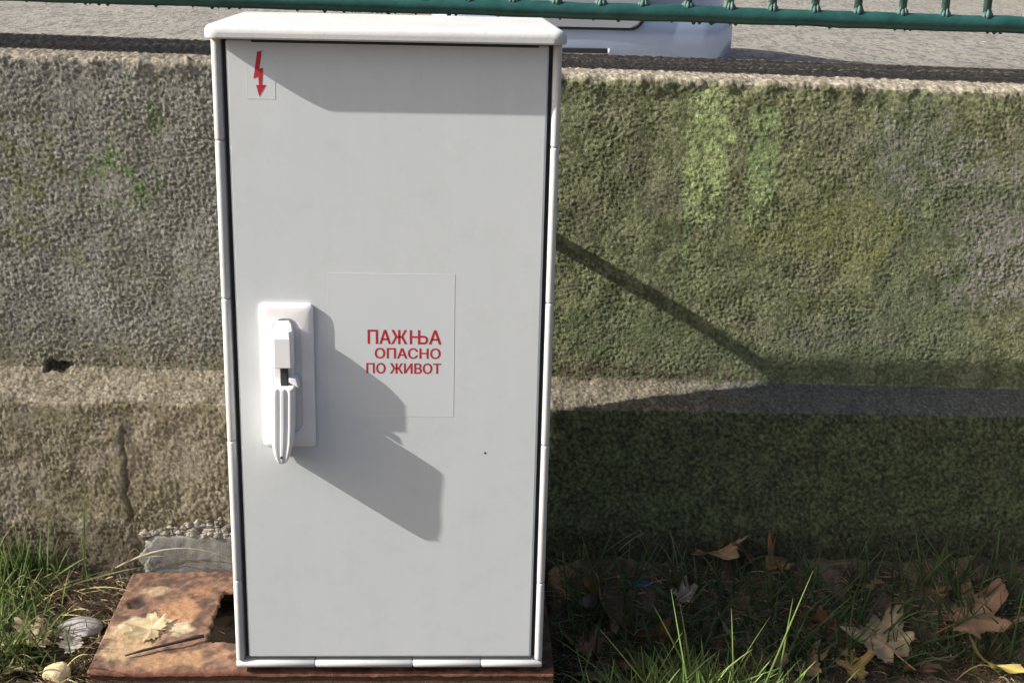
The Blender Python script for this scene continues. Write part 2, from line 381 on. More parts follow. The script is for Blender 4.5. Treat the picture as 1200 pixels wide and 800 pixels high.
for k in range(-47, 48):
    x = .499+k*.0663+random.uniform(-.002, .002)
    o = bpy.data.objects.new('baluster', bar_me); COL.objects.link(o); o.parent = rail
    o.location = Vector((x, .44, rz(x)))-BASE[rail]; o.rotation_euler = (random.uniform(-.01, .01), random.uniform(-.008, .008), random.uniform(0, 6))
for x in (-1.5, 2.2, 4.0, -3.1):
    bm = bmesh.new(); tube_bm(bm, [(x, .44, wtop(x)-.05), (x, .44, rz(x)+.75)], .024, 16)
    link('post', bm_mesh(bm, 'post', angle=40), M_green, rail)

# ------------------------------------------------------------------ the cabinet
cab = thing('electrical_cabinet', (0, .1, -.006), 'tall pale grey electrical cabinet with red warning lettering and a white lock handle', 'electrical cabinet')
XL, XR, ZT = -.2135, .2105, .855
def ring_loft(name, m, parent, loops, angle=35):
    bm = bmesh.new(); loft_bm(bm, loops); return link(name, bm_mesh(bm, name, angle=angle), m, parent)
# shell: five-sided box open to the front
bm = bmesh.new(); rbox_bm(bm, XL+.003, XR-.003, .028, .2138, .004, ZT, .006, 3)
link('body', bm_mesh(bm, 'body', angle=40), M_white, cab)
rbox('gasket', (XL+.006, XR-.006, .0145, .0295, .008, ZT-.003), M_seal, cab, .001, 1)
# frame bars round the door, in snapped-together lengths
def bar(x0, x1, z0, z1, y0=-.0025):
    n = 9; loops = []
    for z, s in ((z0, .8), (z0+.0009, .95), (z0+.0024, 1), (z1-.0024, 1), (z1-.0009, .95), (z1, .8)):
        r = []; w = (x1-x0)/2*s; cx = (x0+x1)/2
        for k in range(n): t = math.pi*(k/(n-1)); r.append((cx-w*math.cos(t), y0+.0058+(1-s)*.006-.0058*math.sin(t), z))
        r += [(cx+w, .031, z), (cx-w, .031, z)]; loops.append(r)
    return ring_loft('frame_bar', M_white, cab, loops, 50)
for zz in ((.0125, .134), (.134, .336), (.336, .530), (.530, .731), (.731, ZT)):
    bar(XL, XL+.0116, zz[0]+.0003, zz[1]-.0003)
for zz in ((.0125, .131), (.131, .333), (.333, .529), (.529, .729), (.729, ZT)):
    bar(XR-.0108, XR, zz[0]+.0003, zz[1]-.0003, -.003)
for a, b_ in ((XL, -.105), (-.105, .03), (.03, .125), (.125, XR)):
    loops = []
    for x, s in ((a+.0002, .8), (a+.002, 1), (b_-.002, 1), (b_-.0002, .8)):
        r = []
        for k in range(9): t = math.pi*k/8; r.append((x, .003+(1-s)*.005-.0055*math.sin(t), .0058-.0056*s*math.cos(t)))
        r += [(x, .03, .0058+.0056*s), (x, .03, .0058-.0056*s)]; loops.append(r)
    ring_loft('sill_bar', M_white, cab, loops, 50)
# door leaf
DL, DR, DB, DT = -.1958, .1945, .0168, .8525
bm = bmesh.new(); rbox_bm(bm, DL, DR, 0, .019, DB, DT, .0028, 3)
door = link('door', bm_mesh(bm, 'door', angle=40), M_door, cab)
bm = bmesh.new(); rbox_bm(bm, -.165, .182, -.0006, .004, .8495, .8535, .001, 1)
link('seal_strip', bm_mesh(bm, 'seal_strip'), M_dark, door)
bm = bmesh.new(); tube_bm(bm, [(.1255, -.0002, .322), (.1255, .001, .322)], .0015, 10); link('pin_hole', bm_mesh(bm, 'pin_hole'), M_dark, door)
# lid
def lid_mesh():
    x0, x1, y0, y1 = -.2185, .2150, -.025, .2138
    def ringp(inset, z, rad):
        pts = []
        for cx, cy, a0 in ((x1-rad, y1-.008, 0), (x0+rad, y1-.008, 90), (x0+rad, y0+rad, 180), (x1-rad, y0+rad, 270)):
            rr = rad if cy < .1 else .008
            ccx = cx if cy < .1 else (x1-.008 if cx > 0 else x0+.008)
            for k in range(7):
                t = math.radians(a0+15*k); pts.append((ccx+(rr-inset)*math.cos(t), cy+(rr-inset)*math.sin(t), z))
        return pts
    def ringp(inset, z, rad, f_=ringp): return [(x*(1-.045*sstep(0, .21, y)), y, q) for x, y, q in f_(inset, z, rad)]
    R = .017; loops = [ringp(.004, .855, R), ringp(.0008, .8558, R), ringp(0, .8575, R), ringp(0, .8625, R)]
    for k in range(1, 7):
        t = math.radians(15*k); loops.append(ringp(.0095*(1-math.cos(t)), .8625+.0095*math.sin(t), R))
    bm = bmesh.new(); loft_bm(bm, loops)
    return bm_mesh(bm, 'lid', angle=50)
link('lid', lid_mesh(), M_white, cab)
rbox('plinth', (-.19, .19, .02, .205, -.0065, .0045), M_dark, cab, .001, 1)

# lock handle
def polar(fn, n=144): return [fn(2*math.pi*k/n) for k in range(n)]
PCX, PCZ = -.131, .428
def rr_loop(hx, hz, r, y, dx=0, dz=0):
    """rounded rectangle around the plate centre, seen in x and z"""
    out = []
    for k in range(4):
        sx_, sz_ = ((1, 1), (-1, 1), (-1, -1), (1, -1))[k]
        for j in range(13):
            t = math.radians(90*k+j*7.5); out.append((PCX+dx+sx_*(hx-r)+r*math.cos(t), y, PCZ+dz+sz_*(hz-r)+r*math.sin(t)))
    return out
def squash(bm, name, angle=None):
    bmesh.ops.scale(bm, vec=(1, .64, 1), verts=bm.verts[:]); return bm_mesh(bm, name, angle=angle)
bm = bmesh.new()
loft_bm(bm, [rr_loop(.0342, .0972, .006, -.0002), rr_loop(.0342, .0972, .006, -.008), rr_loop(.0336, .0966, .006, -.0105), rr_loop(.0315, .0945, .006, -.0125), rr_loop(.0275, .0905, .008, -.0148),
             rr_loop(.0215, .0815, .0205, -.0158, -.001), rr_loop(.0195, .0795, .0190, -.0158, -.001), rr_loop(.0190, .079, .0188, -.0145, -.001), rr_loop(.0188, .0788, .0186, -.006, -.001)])
bmesh.ops.scale(bm, vec=(1, .66, 1), verts=bm.verts[:]); hp = link('handle_plate', squash(bm, 'handle_plate', angle=32), M_handle, cab)
# upper housing: wedge that rises from the plate
bm = bmesh.new()
def hring(z, w, yf, ch):
    cx = -.1350
    return [(cx-w, -.006, z), (cx-w, yf+ch, z), (cx-w+ch, yf, z), (cx+w-ch, yf, z), (cx+w, yf+ch, z), (cx+w, -.006, z)]
loft_bm(bm, [hring(.4465, .0135, -.0415, .004), hring(.4475, .0138, -.0425, .004), hring(.485, .0136, -.0425, .004), hring(.494, .0125, -.038, .004), hring(.5005, .0105, -.026, .004), hring(.5035, .007, -.012, .002)])
link('handle_housing', squash(bm, 'handle_housing', angle=30), M_handle, hp)
bm = bmesh.new(); rbox_bm(bm, -.1480, -.1225, -.0215, -.006, .4165, .4475, .0015, 2); link('lock_body', squash(bm, 'lock_body', angle=40), M_handle, hp)
bm = bmesh.new(); rbox_bm(bm, -.1385, -.1295, -.0365, -.006, .4185, .4475, .001, 1); 
link('key_lock', squash(bm, 'key_lock', angle=40), M_dark, hp)
bm = bmesh.new(); prism_bm(bm, [(-.1275, .4275), (-.1155, .4185), (-.1185, .431), (-.1275, .4325)], 1, -.0385, -.006)
bmesh.ops.bevel(bm, geom=bm.edges[:], offset=.0007, segments=1, affect='EDGES'); link('lock_tab', squash(bm, 'lock_tab', angle=35), M_handle, hp)
bm = bmesh.new()
def gring(z, w, yf, cx):
    pr = [(-1, -.006), (-1, yf+.010), (-.93, yf+.004), (-.72, yf), (-.60, yf), (-.47, yf+.003), (-.22, yf+.003), (-.12, yf-.0008), (.10, yf-.0008), (.2, yf+.003), (.47, yf+.003), (.60, yf), (.72, yf), (.93, yf+.004), (1, yf+.010), (1, -.006)]
    return [(cx+u*w, y if i not in (0, 15) else -.006, z) for i, (u, y) in enumerate(pr)]
loft_bm(bm, [gring(.4215, .0122, -.0545, -.1345), gring(.4205, .0136, -.0565, -.1347), gring(.413, .0142, -.0568, -.135), gring(.37, .0142, -.056, -.1362), gring(.345, .0134, -.057, -.1372),
             gring(.334, .0112, -.057, -.1378), gring(.326, .0088, -.0565, -.138), gring(.3205, .0062, -.055, -.138), gring(.318, .0035, -.051, -.138)])
link('swing_grip', squash(bm, 'swing_grip', angle=28), M_handle, hp)
bm = bmesh.new(); tube_bm(bm, [(-.138, -.0586, .3285), (-.138, -.055, .3285)], .0017, 12); link('padlock_hole', squash(bm, 'padlock_hole'), M_dark, hp)

# stickers
def film(x0, x1, z0, z1, name, label):
    o = rbox(name, (x0, x1, -.00012, .0004, z0, z1), M_film, cab); o['label'] = label
    bm = bmesh.new()
    for q in ((x0, x0+.0009, z0, z1), (x1-.0009, x1, z0, z1), (x0+.0009, x1-.0009, z0, z0+.0009), (x0+.0009, x1-.0009, z1-.0009, z1)):
        rbox_bm(bm, q[0], q[1], -.00018, -.0001, q[2], q[3])
    link('film_edge', bm_mesh(bm, 'film_edge'), M_edge, o); return o
ws = film(-.079, .083, .373, .5655, 'warning_sticker', 'clear film sticker with three lines of red lettering')
def text(s, x0, x1, z0, cap, off, lift=0):
    cu = bpy.data.curves.new('lettering', 'FONT'); cu.body = s; cu.extrude = 0
    o = bpy.data.objects.new('tmp_text', cu); COL.objects.link(o); bpy.context.view_layer.update()
    me = bpy.data.meshes.new_from_object(o.evaluated_get(bpy.context.evaluated_depsgraph_get()))
    bpy.data.objects.remove(o); bpy.data.curves.remove(cu)
    xs = [v.co.x for v in me.vertices]; a, b_ = min(xs), max(xs)
    # cap height from the flat letters
    h = .73; bm = bmesh.new(); sh = off
    for k, dx in enumerate((-sh, -sh*.35, sh*.35, sh)):      # heavier uprights: the glyphs laid over each other, each a hair prouder
        n0 = len(bm.verts); bm.from_mesh(me); bm.verts.ensure_lookup_table()
        for v in bm.verts[n0:]: v.co = Vector((x0+sh+(v.co.x-a)/(b_-a)*(x1-x0-2*sh)+dx, -.00016-.00003*k-lift, z0+v.co.y/h*cap+(.0002 if k % 2 else -.0002)))
    bpy.data.meshes.remove(me)
    me = bpy.data.meshes.new('lettering'); bm.to_mesh(me); bm.free(); link('lettering', me, M_red, ws)
for g_, a_, b_, l_ in (('ПАЖ', -.0285, .0226, 0), ('Н', .0256, .0392, 0), ('А', .0502, .0665, 0)): text(g_, a_, b_, .4722, .0188, .0005, l_)
bm = bmesh.new()                                         # the bowl that turns Н into Њ
def bowl(x0, x1, z0, z1, r):
    out = [(x0, z0), (x0, z1)]
    for a0, cz in ((90, z1-r), (0, z0+r)):
        for k in range(9): t = math.radians(a0-90*k/8); out.append((x1-r+r*math.cos(t), cz+r*math.sin(t)))
    return out
O_ = bowl(.0372, .0492, .4722, .4722+.0115, .0052); I_ = bowl(.0388, .0464, .4722+.0026, .4722+.0089, .0028)
ov = [bm.verts.new((x, -.00028, z)) for x, z in O_]; iv = [bm.verts.new((x, -.00028, z)) for x, z in I_]
for k in range(len(ov)): j = (k+1) % len(ov); bm.faces.new((ov[k], ov[j], iv[j], iv[k]))
link('lettering', bm_mesh(bm, 'lettering'), M_red, ws)
text('ОПАСНО', -.0195, .0655, .4527, .0138, .00045)
text('ПО ЖИВОТ', -.0305, .0665, .4322, .0138, .00045)
ls = film(-.172, -.1375, .7825, .8285, 'hazard_sticker', 'small clear film sticker with a red lightning arrow')
pts = [(427,366),(460,356),(444,484),(470,478),(461,598),(490,598),(443,680),(420,598),(440,600),(436,540),(402,552)]
bm = bmesh.new(); q = [at_y(230+x/6, y/6, -.0003) for x, y in pts]; prism_bm(bm, [(p.x, p.z) for p in q], 1, -.00035, -.0001)
link('lightning_arrow', bm_mesh(bm, 'lightning_arrow'), M_red, ls)

# unseen rod behind the cabinet, added to cast the strip shadow
pc = thing('shadow_rod', (-.19, .2138, .838), 'grey rod hidden behind the electrical cabinet, added to cast a shadow strip on the wall', 'shadow_rod')
bm = bmesh.new(); tube_bm(bm, [(-.19, .205, .838), (-.197, .225, .84), (-.19, .24, .834), (.085, .348, .620), (.10, .375, .606)], .0108, 14); link('rod', bm_mesh(bm, 'rod', angle=50), M_rod, pc)
bm = bmesh.new(); tube_bm(bm, [(.06, .338, .638), (.075, .344, .627)], .012, 14); link('rod_collar', bm_mesh(bm, 'rod_collar', angle=50), M_dark, pc)

# ------------------------------------------------------------------ rusty steel base frame
bf = thing('steel_base', (-.1, .16, -.06), 'rusty sheet steel base frame under the electrical cabinet, with a square opening', 'base frame')
x = np.arange(-.419, .2301, .0025); y = np.arange(.002, .286, .0025); BX, BY = np.meshgrid(x, y)
d = np.zeros(BX.shape)
BZ = -.0085+.012*(BY/.28)+.002*fbm(BX*16, BY*16, 200, 3)+.0009*fbm(BX*80, BY*80, 201, 4, .6)-.003*sstep(-.30, -.42, BX)*sstep(.12, .3, BY)
pit = blob(BX, BY, -.392, .192, .017, .016, 203, .35, 60); BZ = BZ-.006*pit
k1 = fbm(BX*14, BY*14, 210, 5); k2 = fbm(BX*60, BY*60, 211, 4)
C = lerp(A(.085,.052,.04), A(.20,.115,.078), sstep(-.6, .6, .7*k1+.9*k2)); C = lerp(C, A(.07,.042,.032), .7*sstep(.2, .6, fbm(BX*40, BY*40, 212, 4)))
def mix2(c, a):
    global C
    C = lerp(C, A(*c), np.clip(a, 0, 1))
mix2((.33,.185,.10), .8*blob(BX, BY, -.325, .165, .030, .05, 220, .6, 25)); mix2((.30,.15,.08), .6*blob(BX, BY, -.30, .22, .02, .02, 221, .6, 30))
mix2((.38,.28,.18), .75*blob(BX, BY, -.372, .225, .022, .014, 222, .6, 35))
mix2((.46,.385,.26), .9*blob(BX, BY, -.36, .115, .055, .032, 223, .75, 28)); mix2((.38,.27,.16), .8*blob(BX, BY, -.385, .07, .045, .05, 224, .6, 22))
mix2((.33,.20,.11), .7*blob(BX, BY, -.29, .035, .06, .022, 225, .7, 25)); mix2((.16,.055,.028), .6*sstep(.012, .002, BY))
mix2((.03,.02,.016), .8*pit)
h, w = BX.shape; idx = np.arange(h*w).reshape(h, w)
cx_ = (BX[:-1, :-1]+BX[1:, 1:])/2; cy_ = (BY[:-1, :-1]+BY[1:, 1:])/2
wob = .0022*fbm(cx_*45, cy_*45, 230, 4, .6)
keep = ~((cx_ > -.268-(.22-cy_)*.02+wob) & (cx_ < .17) & (cy_ > .077+wob) & (cy_ < .222+wob-.0))
f = np.stack([idx[:-1, :-1], idx[:-1, 1:], idx[1:, 1:], idx[1:, :-1]], -1)[keep]
co = np.stack([BX, BY, BZ], -1).reshape(-1, 3); used = np.unique(f); rm = np.full(h*w, -1); rm[used] = np.arange(len(used))
me = raw_mesh('top_plate', co[used], rm[f], C.reshape(-1, 3)[used])
bm = bmesh.new(); bm.from_mesh(me); bpy.data.meshes.remove(me)
be = [e for e in bm.edges if e.is_boundary]
r = bmesh.ops.extrude_edge_only(bm, edges=be); vs = [g for g in r['geom'] if isinstance(g, bmesh.types.BMVert)]
for v in vs: v.co.z -= .0062
bmesh.ops.recalc_face_normals(bm, faces=bm.faces)
me = bpy.data.meshes.new('top_plate'); bm.to_mesh(me); bm.free(); link('top_plate', me, M_rust, bf)
def rust_slab(name, x0, x1, y0, y1, z0, z1):
    xs = np.linspace(x0, x1, 90); zs = np.linspace(z0, z1, 10); a, b_ = np.meshgrid(xs, zs)
    cc = lerp(A(.06,.028,.018), A(.20,.085,.04), sstep(-.5, .5, fbm(a*20, b_*30, 240, 4)))
    bm = bmesh.new(); rbox_bm(bm, x0, x1, y0, y1, z0, z1); me = bm_mesh(bm, name)
    at_ = me.attributes.new('Col', 'FLOAT_COLOR', 'POINT')
    for d_ in at_.data: d_.color = (.11, .06, .04, 1)
    return link(name, me, M_rust, bf)
rust_slab('front_flange', -.4165, .2275, .0045, .0125, -.13, -.0125); rust_slab('back_flange', -.4165, .2275, .2750, .2830, -.13, .0)
rust_slab('side_flange', -.4165, -.4085, .0125, .2750, -.13, -.0125); rust_slab('side_flange', .2195, .2275, .0125, .2750, -.13, -.0125)
# concrete footing between frame and wall
fx = np.arange(-.425, .12, .003); prof = [(.2865, -.08), (.2865, .045), (.2867, .056), (.2872, .0590), (.2882, .0615), (.2905, .0635), (.306, .066)]
pp = []
for (a, b_), (c_, d_) in zip(prof, prof[1:]):
    n = max(2, int(math.hypot(c_-a, d_-b_)/.003))
    for u in range(n): pp.append((a+(c_-a)*u/n, b_+(d_-b_)*u/n))
pp = np.array(pp+[prof[-1]]); FX, II = np.meshgrid(fx, np.arange(len(pp))); FY = pp[II.astype(int), 0]; FZ = pp[II.astype(int), 1]
tap = sstep(-.424, -.385, FX+.01*fbm(FX*60, FZ*60, 250, 3)); rgh = sstep(.0595, .064, FZ)
FZ2 = -.05+(FZ+.05)*(.55+.45*tap)+rgh*.0006*fbm(FX*45, FZ*45, 251, 4); FY2 = FY+.012*(1-tap)-rgh*.001*fbm(FX*60, FY*60, 253, 4, .6)+(1-rgh)*.0008*fbm(FX*50, FZ*50, 252, 3)
cc = lerp(A(.17,.168,.155), A(.23,.225,.205), sstep(-.5, .5, fbm(FX*20, FZ*20, 254, 4)))
cc = lerp(cc, A(.42,.39,.34), .9*rgh*sstep(-.5, .3, fbm(FX*40, FZ*40, 255, 3))); cc = lerp(cc, A(.12,.12,.12), .6*sstep(.012, -.01, FZ+.012*fbm(FX*30, FZ*30, 256, 3)))
o = link('concrete_footing', grid_mesh('concrete_footing', FX, FY2, FZ2, cc), M_cement, None, (-.3, .30, -.05))
tag(o, 'pale grey cement footing with a crumbly top between rusty frame and wall', 'footing')
fo = o; bm = bmesh.new()                                 # crumbled mortar heaped on it against the wall
for k in range(260):
    q = random.random()**1.5; x_ = U_(-.402, -.17); top_ = .036*min(1, max(.12, (x_+.412)/.05)); z_ = .062+top_*q; y_ = .2905+.006*q+U_(-.001, .002); r_ = U_(.002, .0075)*(1-.4*q)
    b2 = bmesh.ops.create_icosphere(bm, subdivisions=2, radius=1)
    sc_ = [r_*U_(.8, 1.35), r_*U_(.6, .9), r_*U_(.6, 1.1)]
    for v_ in b2['verts']:
        c_ = v_.co.copy(); w_ = 1+.22*math.sin(c_.x*5+k)*math.cos(c_.y*4+k*2)+.18*math.sin(c_.z*6+k*3); v_.co = Vector((x_+c_.x*sc_[0]*w_, y_+c_.y*sc_[1]*w_, z_+c_.z*sc_[2]*w_))
nv = len(bm.verts); me = bm_mesh(bm, 'mortar_rubble', angle=50); at_ = me.attributes.new('Col', 'FLOAT_COLOR', 'POINT')
for i_, d_ in enumerate(at_.data):
    k_ = .85+.3*math.sin(i_//42*1.7); d_.color = (.27*k_, .25*k_, .215*k_, 1)
kind(link('mortar_rubble', me, M_cement, fo), 'stuff')

# ------------------------------------------------------------------ parked car beyond the wall
carY, CX, CZ = 5.3, .735, .1
M_paint, nt, b = nmat('silver_sky_tinted_paint'); v = coords(nt)  # silver paint with the blue sky reflection put into its colour
c = ramp(nt, noise(nt, v, 2.5, 5), [(.3, (.37,.45,.64)), (.7, (.43,.51,.70))]); nt.links.new(c, b.inputs['Base Color'])
b.inputs['Metallic'].default_value = .4; b.inputs['Roughness'].default_value = .22; b.inputs['Coat Weight'].default_value = .8
M_glass = vary('dark_car_glass', (.02,.024,.028), (.035,.04,.045), 3, .08, spec=.6)
M_black = vary('black_trim', (.012,.012,.013), (.025,.025,.026), 30, .5)
M_tyre = vary('tyre_rubber', (.015,.015,.015), (.03,.03,.03), 40, .85)
M_rim = vary('grey_rim', (.35,.36,.37), (.45,.46,.47), 20, .35, metallic=.8)
M_lamp = vary('tail_lamp_plastic', (.35,.02,.02), (.45,.03,.03), 20, .2)
M_clear = vary('clear_lamp_plastic', (.7,.74,.8), (.8,.84,.88), 20, .15)
car = thing('parked_car', (CX, carY+1.7, CZ), 'silver hatchback parked on the road beyond the wall, bumper towards the cabinet', 'car')
def sect(y, hw, z0, z1, r=.09, top=None, n=6):
    """closed rounded section across the car at y"""
    tw = hw if top is None else top; P_ = []
    for (cx, cz, a0, w_) in ((tw-r, z1-r, 0, 1), (-(tw-r), z1-r, 90, 1), (-(hw-r), z0+r, 180, 1), (hw-r, z0+r, 270, 1)):
        for k in range(n): t = math.radians(a0+90*k/(n-1)); P_.append((CX+cx+r*math.cos(t), y, cz+r*math.sin(t)))
    return P_
bm = bmesh.new()
loft_bm(bm, [sect(carY+.09, .62, .42, .92, .06), sect(carY+.11, .68, .36, .98, .08), sect(carY+.2, .735, .32, 1.0, .10), sect(carY+.7, .765, .30, 1.0, .10), sect(carY+1.9, .775, .30, .99, .10), sect(carY+2.6, .765, .30, .97, .10), sect(carY+3.1, .73, .32, .85, .12), sect(carY+3.35, .66, .36, .76, .12), sect(carY+3.45, .52, .42, .66, .08)])
link('body', bm_mesh(bm, 'body', angle=50), M_paint, car)
bm = bmesh.new()
def bring(z, ins, yo):
    P_ = []; hw = .775-ins
    for k in range(19):
        t = -1+2*k/18; xx = hw*t; cur = .05*t*t+.14*max(0, abs(t)-.90)**2*60
        P_.append((CX+xx, carY+yo+cur, z))
    return P_+[(CX+hw-.02, carY+.5, z), (CX-hw+.02, carY+.5, z)]
loft_bm(bm, [bring(.335, .05, .05), bring(.345, .012, .015), bring(.38, .002, .004), bring(.46, 0, 0), bring(.54, .002, .004), bring(.575, .01, .015), bring(.60, .03, .05), bring(.61, .07, .10)])
bp = link('bumper', bm_mesh(bm, 'bumper', angle=45), M_paint, car)
rbox('bumper_strip', (CX-.42, .854, carY-.006, carY+.02, .363, .386), M_black, bp, .004, 2)
bm = bmesh.new(); rbox_bm(bm, .854, .868, carY-.007, carY+.02, .364, .385, .005, 2); link('strip_end', bm_mesh(bm, 'strip_end', angle=40), M_clear, bp)
def tail(hw, z0, z1, r, y0, y1):
    P_ = []
    for cx, cz, a0 in ((hw-r, z1-r*.4, 0), (-(hw-r), z1-r*.4, 90), (-(hw-r), z0+r, 180), (hw-r, z0+r, 270)):
        rr = r*.4 if a0 < 180 else r
        for k in range(8): t = math.radians(a0+90*k/7); P_.append((CX+cx+rr*math.cos(t), cz+rr*math.sin(t)))
    bm = bmesh.new(); prism_bm(bm, P_, 1, y0, y1); return bm
link('tailgate_seam', bm_mesh(tail(.300, .478, .95, .07, carY-.004, carY+.1), 'tailgate_seam'), M_black, car)
tgb = tail(.286, .492, .94, .06, carY-.016, carY+.09); bmesh.ops.bevel(tgb, geom=[e for e in tgb.edges if abs(e.verts[0].co.y-e.verts[1].co.y) < 1e-4 and e.verts[0].co.y < carY], offset=.008, segments=3, affect='EDGES')
M_paint2 = vary('silver_grey_paint', (.36,.39,.42), (.42,.45,.48), 3, .35, metallic=.4, coat=.5)  # same silver, without the sky's blue
link('tailgate', bm_mesh(tgb, 'tailgate', angle=40), M_paint2, car)
bm = bmesh.new(); loft_bm(bm, [sect(carY+.16, .62, .96, 1.10, .05, .60), sect(carY+.32, .66, .97, 1.38, .08, .56), sect(carY+.55, .68, .97, 1.48, .1, .56), sect(carY+1.6, .69, .97, 1.50, .1, .57), sect(carY+2.0, .69, .96, 1.40, .08, .56), sect(carY+2.6, .68, .93, 1.0, .03, .62)])
link('cabin', bm_mesh(bm, 'cabin', angle=40), M_glass, car)
bm = bmesh.new(); loft_bm(bm, [sect(carY+.36, .55, 1.40, 1.455, .02), sect(carY+.6, .585, 1.455, 1.515, .02), sect(carY+1.5, .595, 1.46, 1.525, .02), sect(carY+1.85, .57, 1.42, 1.47, .02)]); link('roof', bm_mesh(bm, 'roof', angle=40), M_paint, car)
for s in (-1, 1):
    o = rbox('tail_lamp', (CX+s*.47-.10, CX+s*.47+.10, carY+.055, carY+.14, .66, .92), M_lamp, car, .02, 3)
    for yy in (.62, 2.75):
        bm = bmesh.new(); xo, xi = CX+s*.775, CX+s*.60
        tube_bm(bm, [(xi, carY+yy, CZ+.285), (xi+s*.02, carY+yy, CZ+.285), (xo-s*.02, carY+yy, CZ+.285), (xo, carY+yy, CZ+.285)], [.25, .285, .285, .25], 28)
        w_ = link('wheel', bm_mesh(bm, 'wheel', angle=40), M_tyre, car)
        bm = bmesh.new(); tube_bm(bm, [(xo-s*.01, carY+yy, CZ+.285), (xo+s*.006, carY+yy, CZ+.285)], [.19, .17], 20); link('rim', bm_mesh(bm, 'rim', angle=40), M_rim, w_)

# ------------------------------------------------------------------ litter, stones, leaves
def ground_at(px, py, up=0):
    d = F+RT*((px-600)/CF)-UP*((py-400)/CF); tt = np.linspace(1.2, 2.4, 500)
    X_ = CLOC.x+tt*d.x; Y_ = CLOC.y+tt*d.y; Z_ = CLOC.z+tt*d.z; hit = np.nonzero(Z_ < soil_h(X_, Y_)+up)[0]
    i = hit[0] if len(hit) else 499
    return Vector((X_[i], min(Y_[i], .285), float(soil_h(X_[i], Y_[i]))+up))
LOBES = [(90, 1.0), (38, .86), (142, .86), (-12, .58), (192, .58)]
def leaf(name, pos, size, rot, tilt, tint, label, curl=.25, cat='leaf', group=None, seed=1, lob=.5, zoff=.0):
    rg = random.Random(seed); n = 120; pts = []; cols = []; rad = []
    for k in range(n):
        th = 360*k/n; v = .46
        for a, l in LOBES:
            dd = abs((th-a+180) % 360-180); v = max(v, l*math.exp(-(dd/(27+16*(1-lob)))**1.5), .36 if dd < 60 else 0)
        v *= 1+.07*math.sin(th*.35+seed)+.06*(((k+seed) % 6)/5-.5)
        dd = abs((th-270+180) % 360-180); v *= 1-.5*math.exp(-(dd/16)**2)
        rad.append(v)
    R_ = 9; V = [(0, 0, 0)]; cl = [tint]; ph = [rg.uniform(0, 6) for _ in range(4)]
    for j in range(1, R_+1):
        for k in range(n):
            th = math.radians(360*k/n); r_ = rad[k]*j/R_; x_, y_ = r_*math.cos(th), r_*math.sin(th)
            z_ = curl*(.9*r_*r_*math.sin(2*th+ph[0])+.5*r_*r_+.18*r_*math.sin(5*th+ph[1])+.10*math.sin(5*x_+ph[2])*math.sin(4*y_+ph[3]))
            vein = max(math.exp(-((abs((math.degrees(th)-a+180) % 360-180)*r_)/2.2)**2) for a, l in LOBES)
            side = max(0, math.sin(r_*26+abs(math.sin(th*2.5))*5))**10*.35
            mot = .82+.35*float(perlin(np.array([x_*3+seed]), np.array([y_*3+seed]), seed)[0])
            f_ = mot*(1+.35*vein+side*.5)*(1-.18*(j == R_))
            V.append((x_, y_, z_)); cl.append(tuple(min(.9, max(.01, c_*f_)) for c_ in tint))
    Fc = []
    for k in range(n):
        k2 = (k+1) % n; Fc.append((0, 1+k, 1+k2, 1+k2))
    bm = bmesh.new(); bv = [bm.verts.new(v_) for v_ in V]
    for k in range(n):
        k2 = (k+1) % n; bm.faces.new((bv[0], bv[1+k], bv[1+k2]))
        for j in range(R_-1): bm.faces.new((bv[1+j*n+k], bv[1+(j+1)*n+k], bv[1+(j+1)*n+k2], bv[1+j*n+k2]))
    st = [(0, -.02, .01), (.02, -.35, .03), (.06, -.75, .10)]; nb = len(bm.verts)
    tube_bm(bm, st, [.018, .014, .012], 6)
    nv = len(bm.verts); me = bm_mesh(bm, name, True)
    at_ = me.attributes.new('Col', 'FLOAT_COLOR', 'POINT')
    for i in range(nv):
        c_ = cl[i] if i < len(cl) else tuple(q_*.8 for q_ in tint); at_.data[i].color = (*c_, 1)
    me.materials.append(M_leaf)
    o = bpy.data.objects.new(name, me); COL.objects.link(o); o.location = pos+Vector((0, 0, zoff)); o.scale = (size,)*3
    o.rotation_euler = (math.radians(tilt[0]), math.radians(tilt[1]), math.radians(rot))
    tag(o, label, cat, group or 'fallen dry leaves'); return o
TAN, BRN, PAL, YEL = (.64,.49,.30), (.46,.285,.18), (.64,.53,.37), (.50,.40,.12)
leaf('maple_leaf', ground_at(1035, 775), 0.084, 25, (23, -6), TAN, 'big tan maple leaf tilted up in the shaded grass, at the right below the ledge', .3, seed=3, zoff=.01+.022)
leaf('maple_leaf', ground_at(1128, 745), 0.081, -70, (21, 8), BRN, 'reddish brown maple leaf under the bent dry straws in the shade', .35, seed=5, zoff=.01+.02)
leaf('maple_leaf', ground_at(1160, 792), 0.065, 150, (27, -14), YEL, 'sunlit yellow maple leaf at the bottom right corner', .45, seed=8, zoff=.01+.012)
leaf('maple_leaf', ground_at(715, 742), 0.075, 60, (36, 22), (.26,.17,.085), 'brown maple leaf standing on edge in the shade close by the cabinet', .5, seed=11, zoff=.01+.02)
leaf('dry_leaf', ground_at(838, 664), 0.067, 200, (28, 10), (.52,.35,.21), 'large curled brown leaf against the foot of the mossy wall', .35, seed=13, lob=.1, zoff=.01+.016)
leaf('dry_leaf', ground_at(872, 662), 0.041, 120, (39, -20), (.36,.21,.11), 'small brown leaf folded beside the large curled leaf by the wall', .5, seed=14, lob=.2, zoff=.01+.014)
leaf('dry_leaf', ground_at(908, 672), 0.049, 20, (25, 25), (.36,.22,.10), 'ragged half-eaten brown leaf in the grass by the wall', .9, seed=17, lob=.9, zoff=.01+.012)
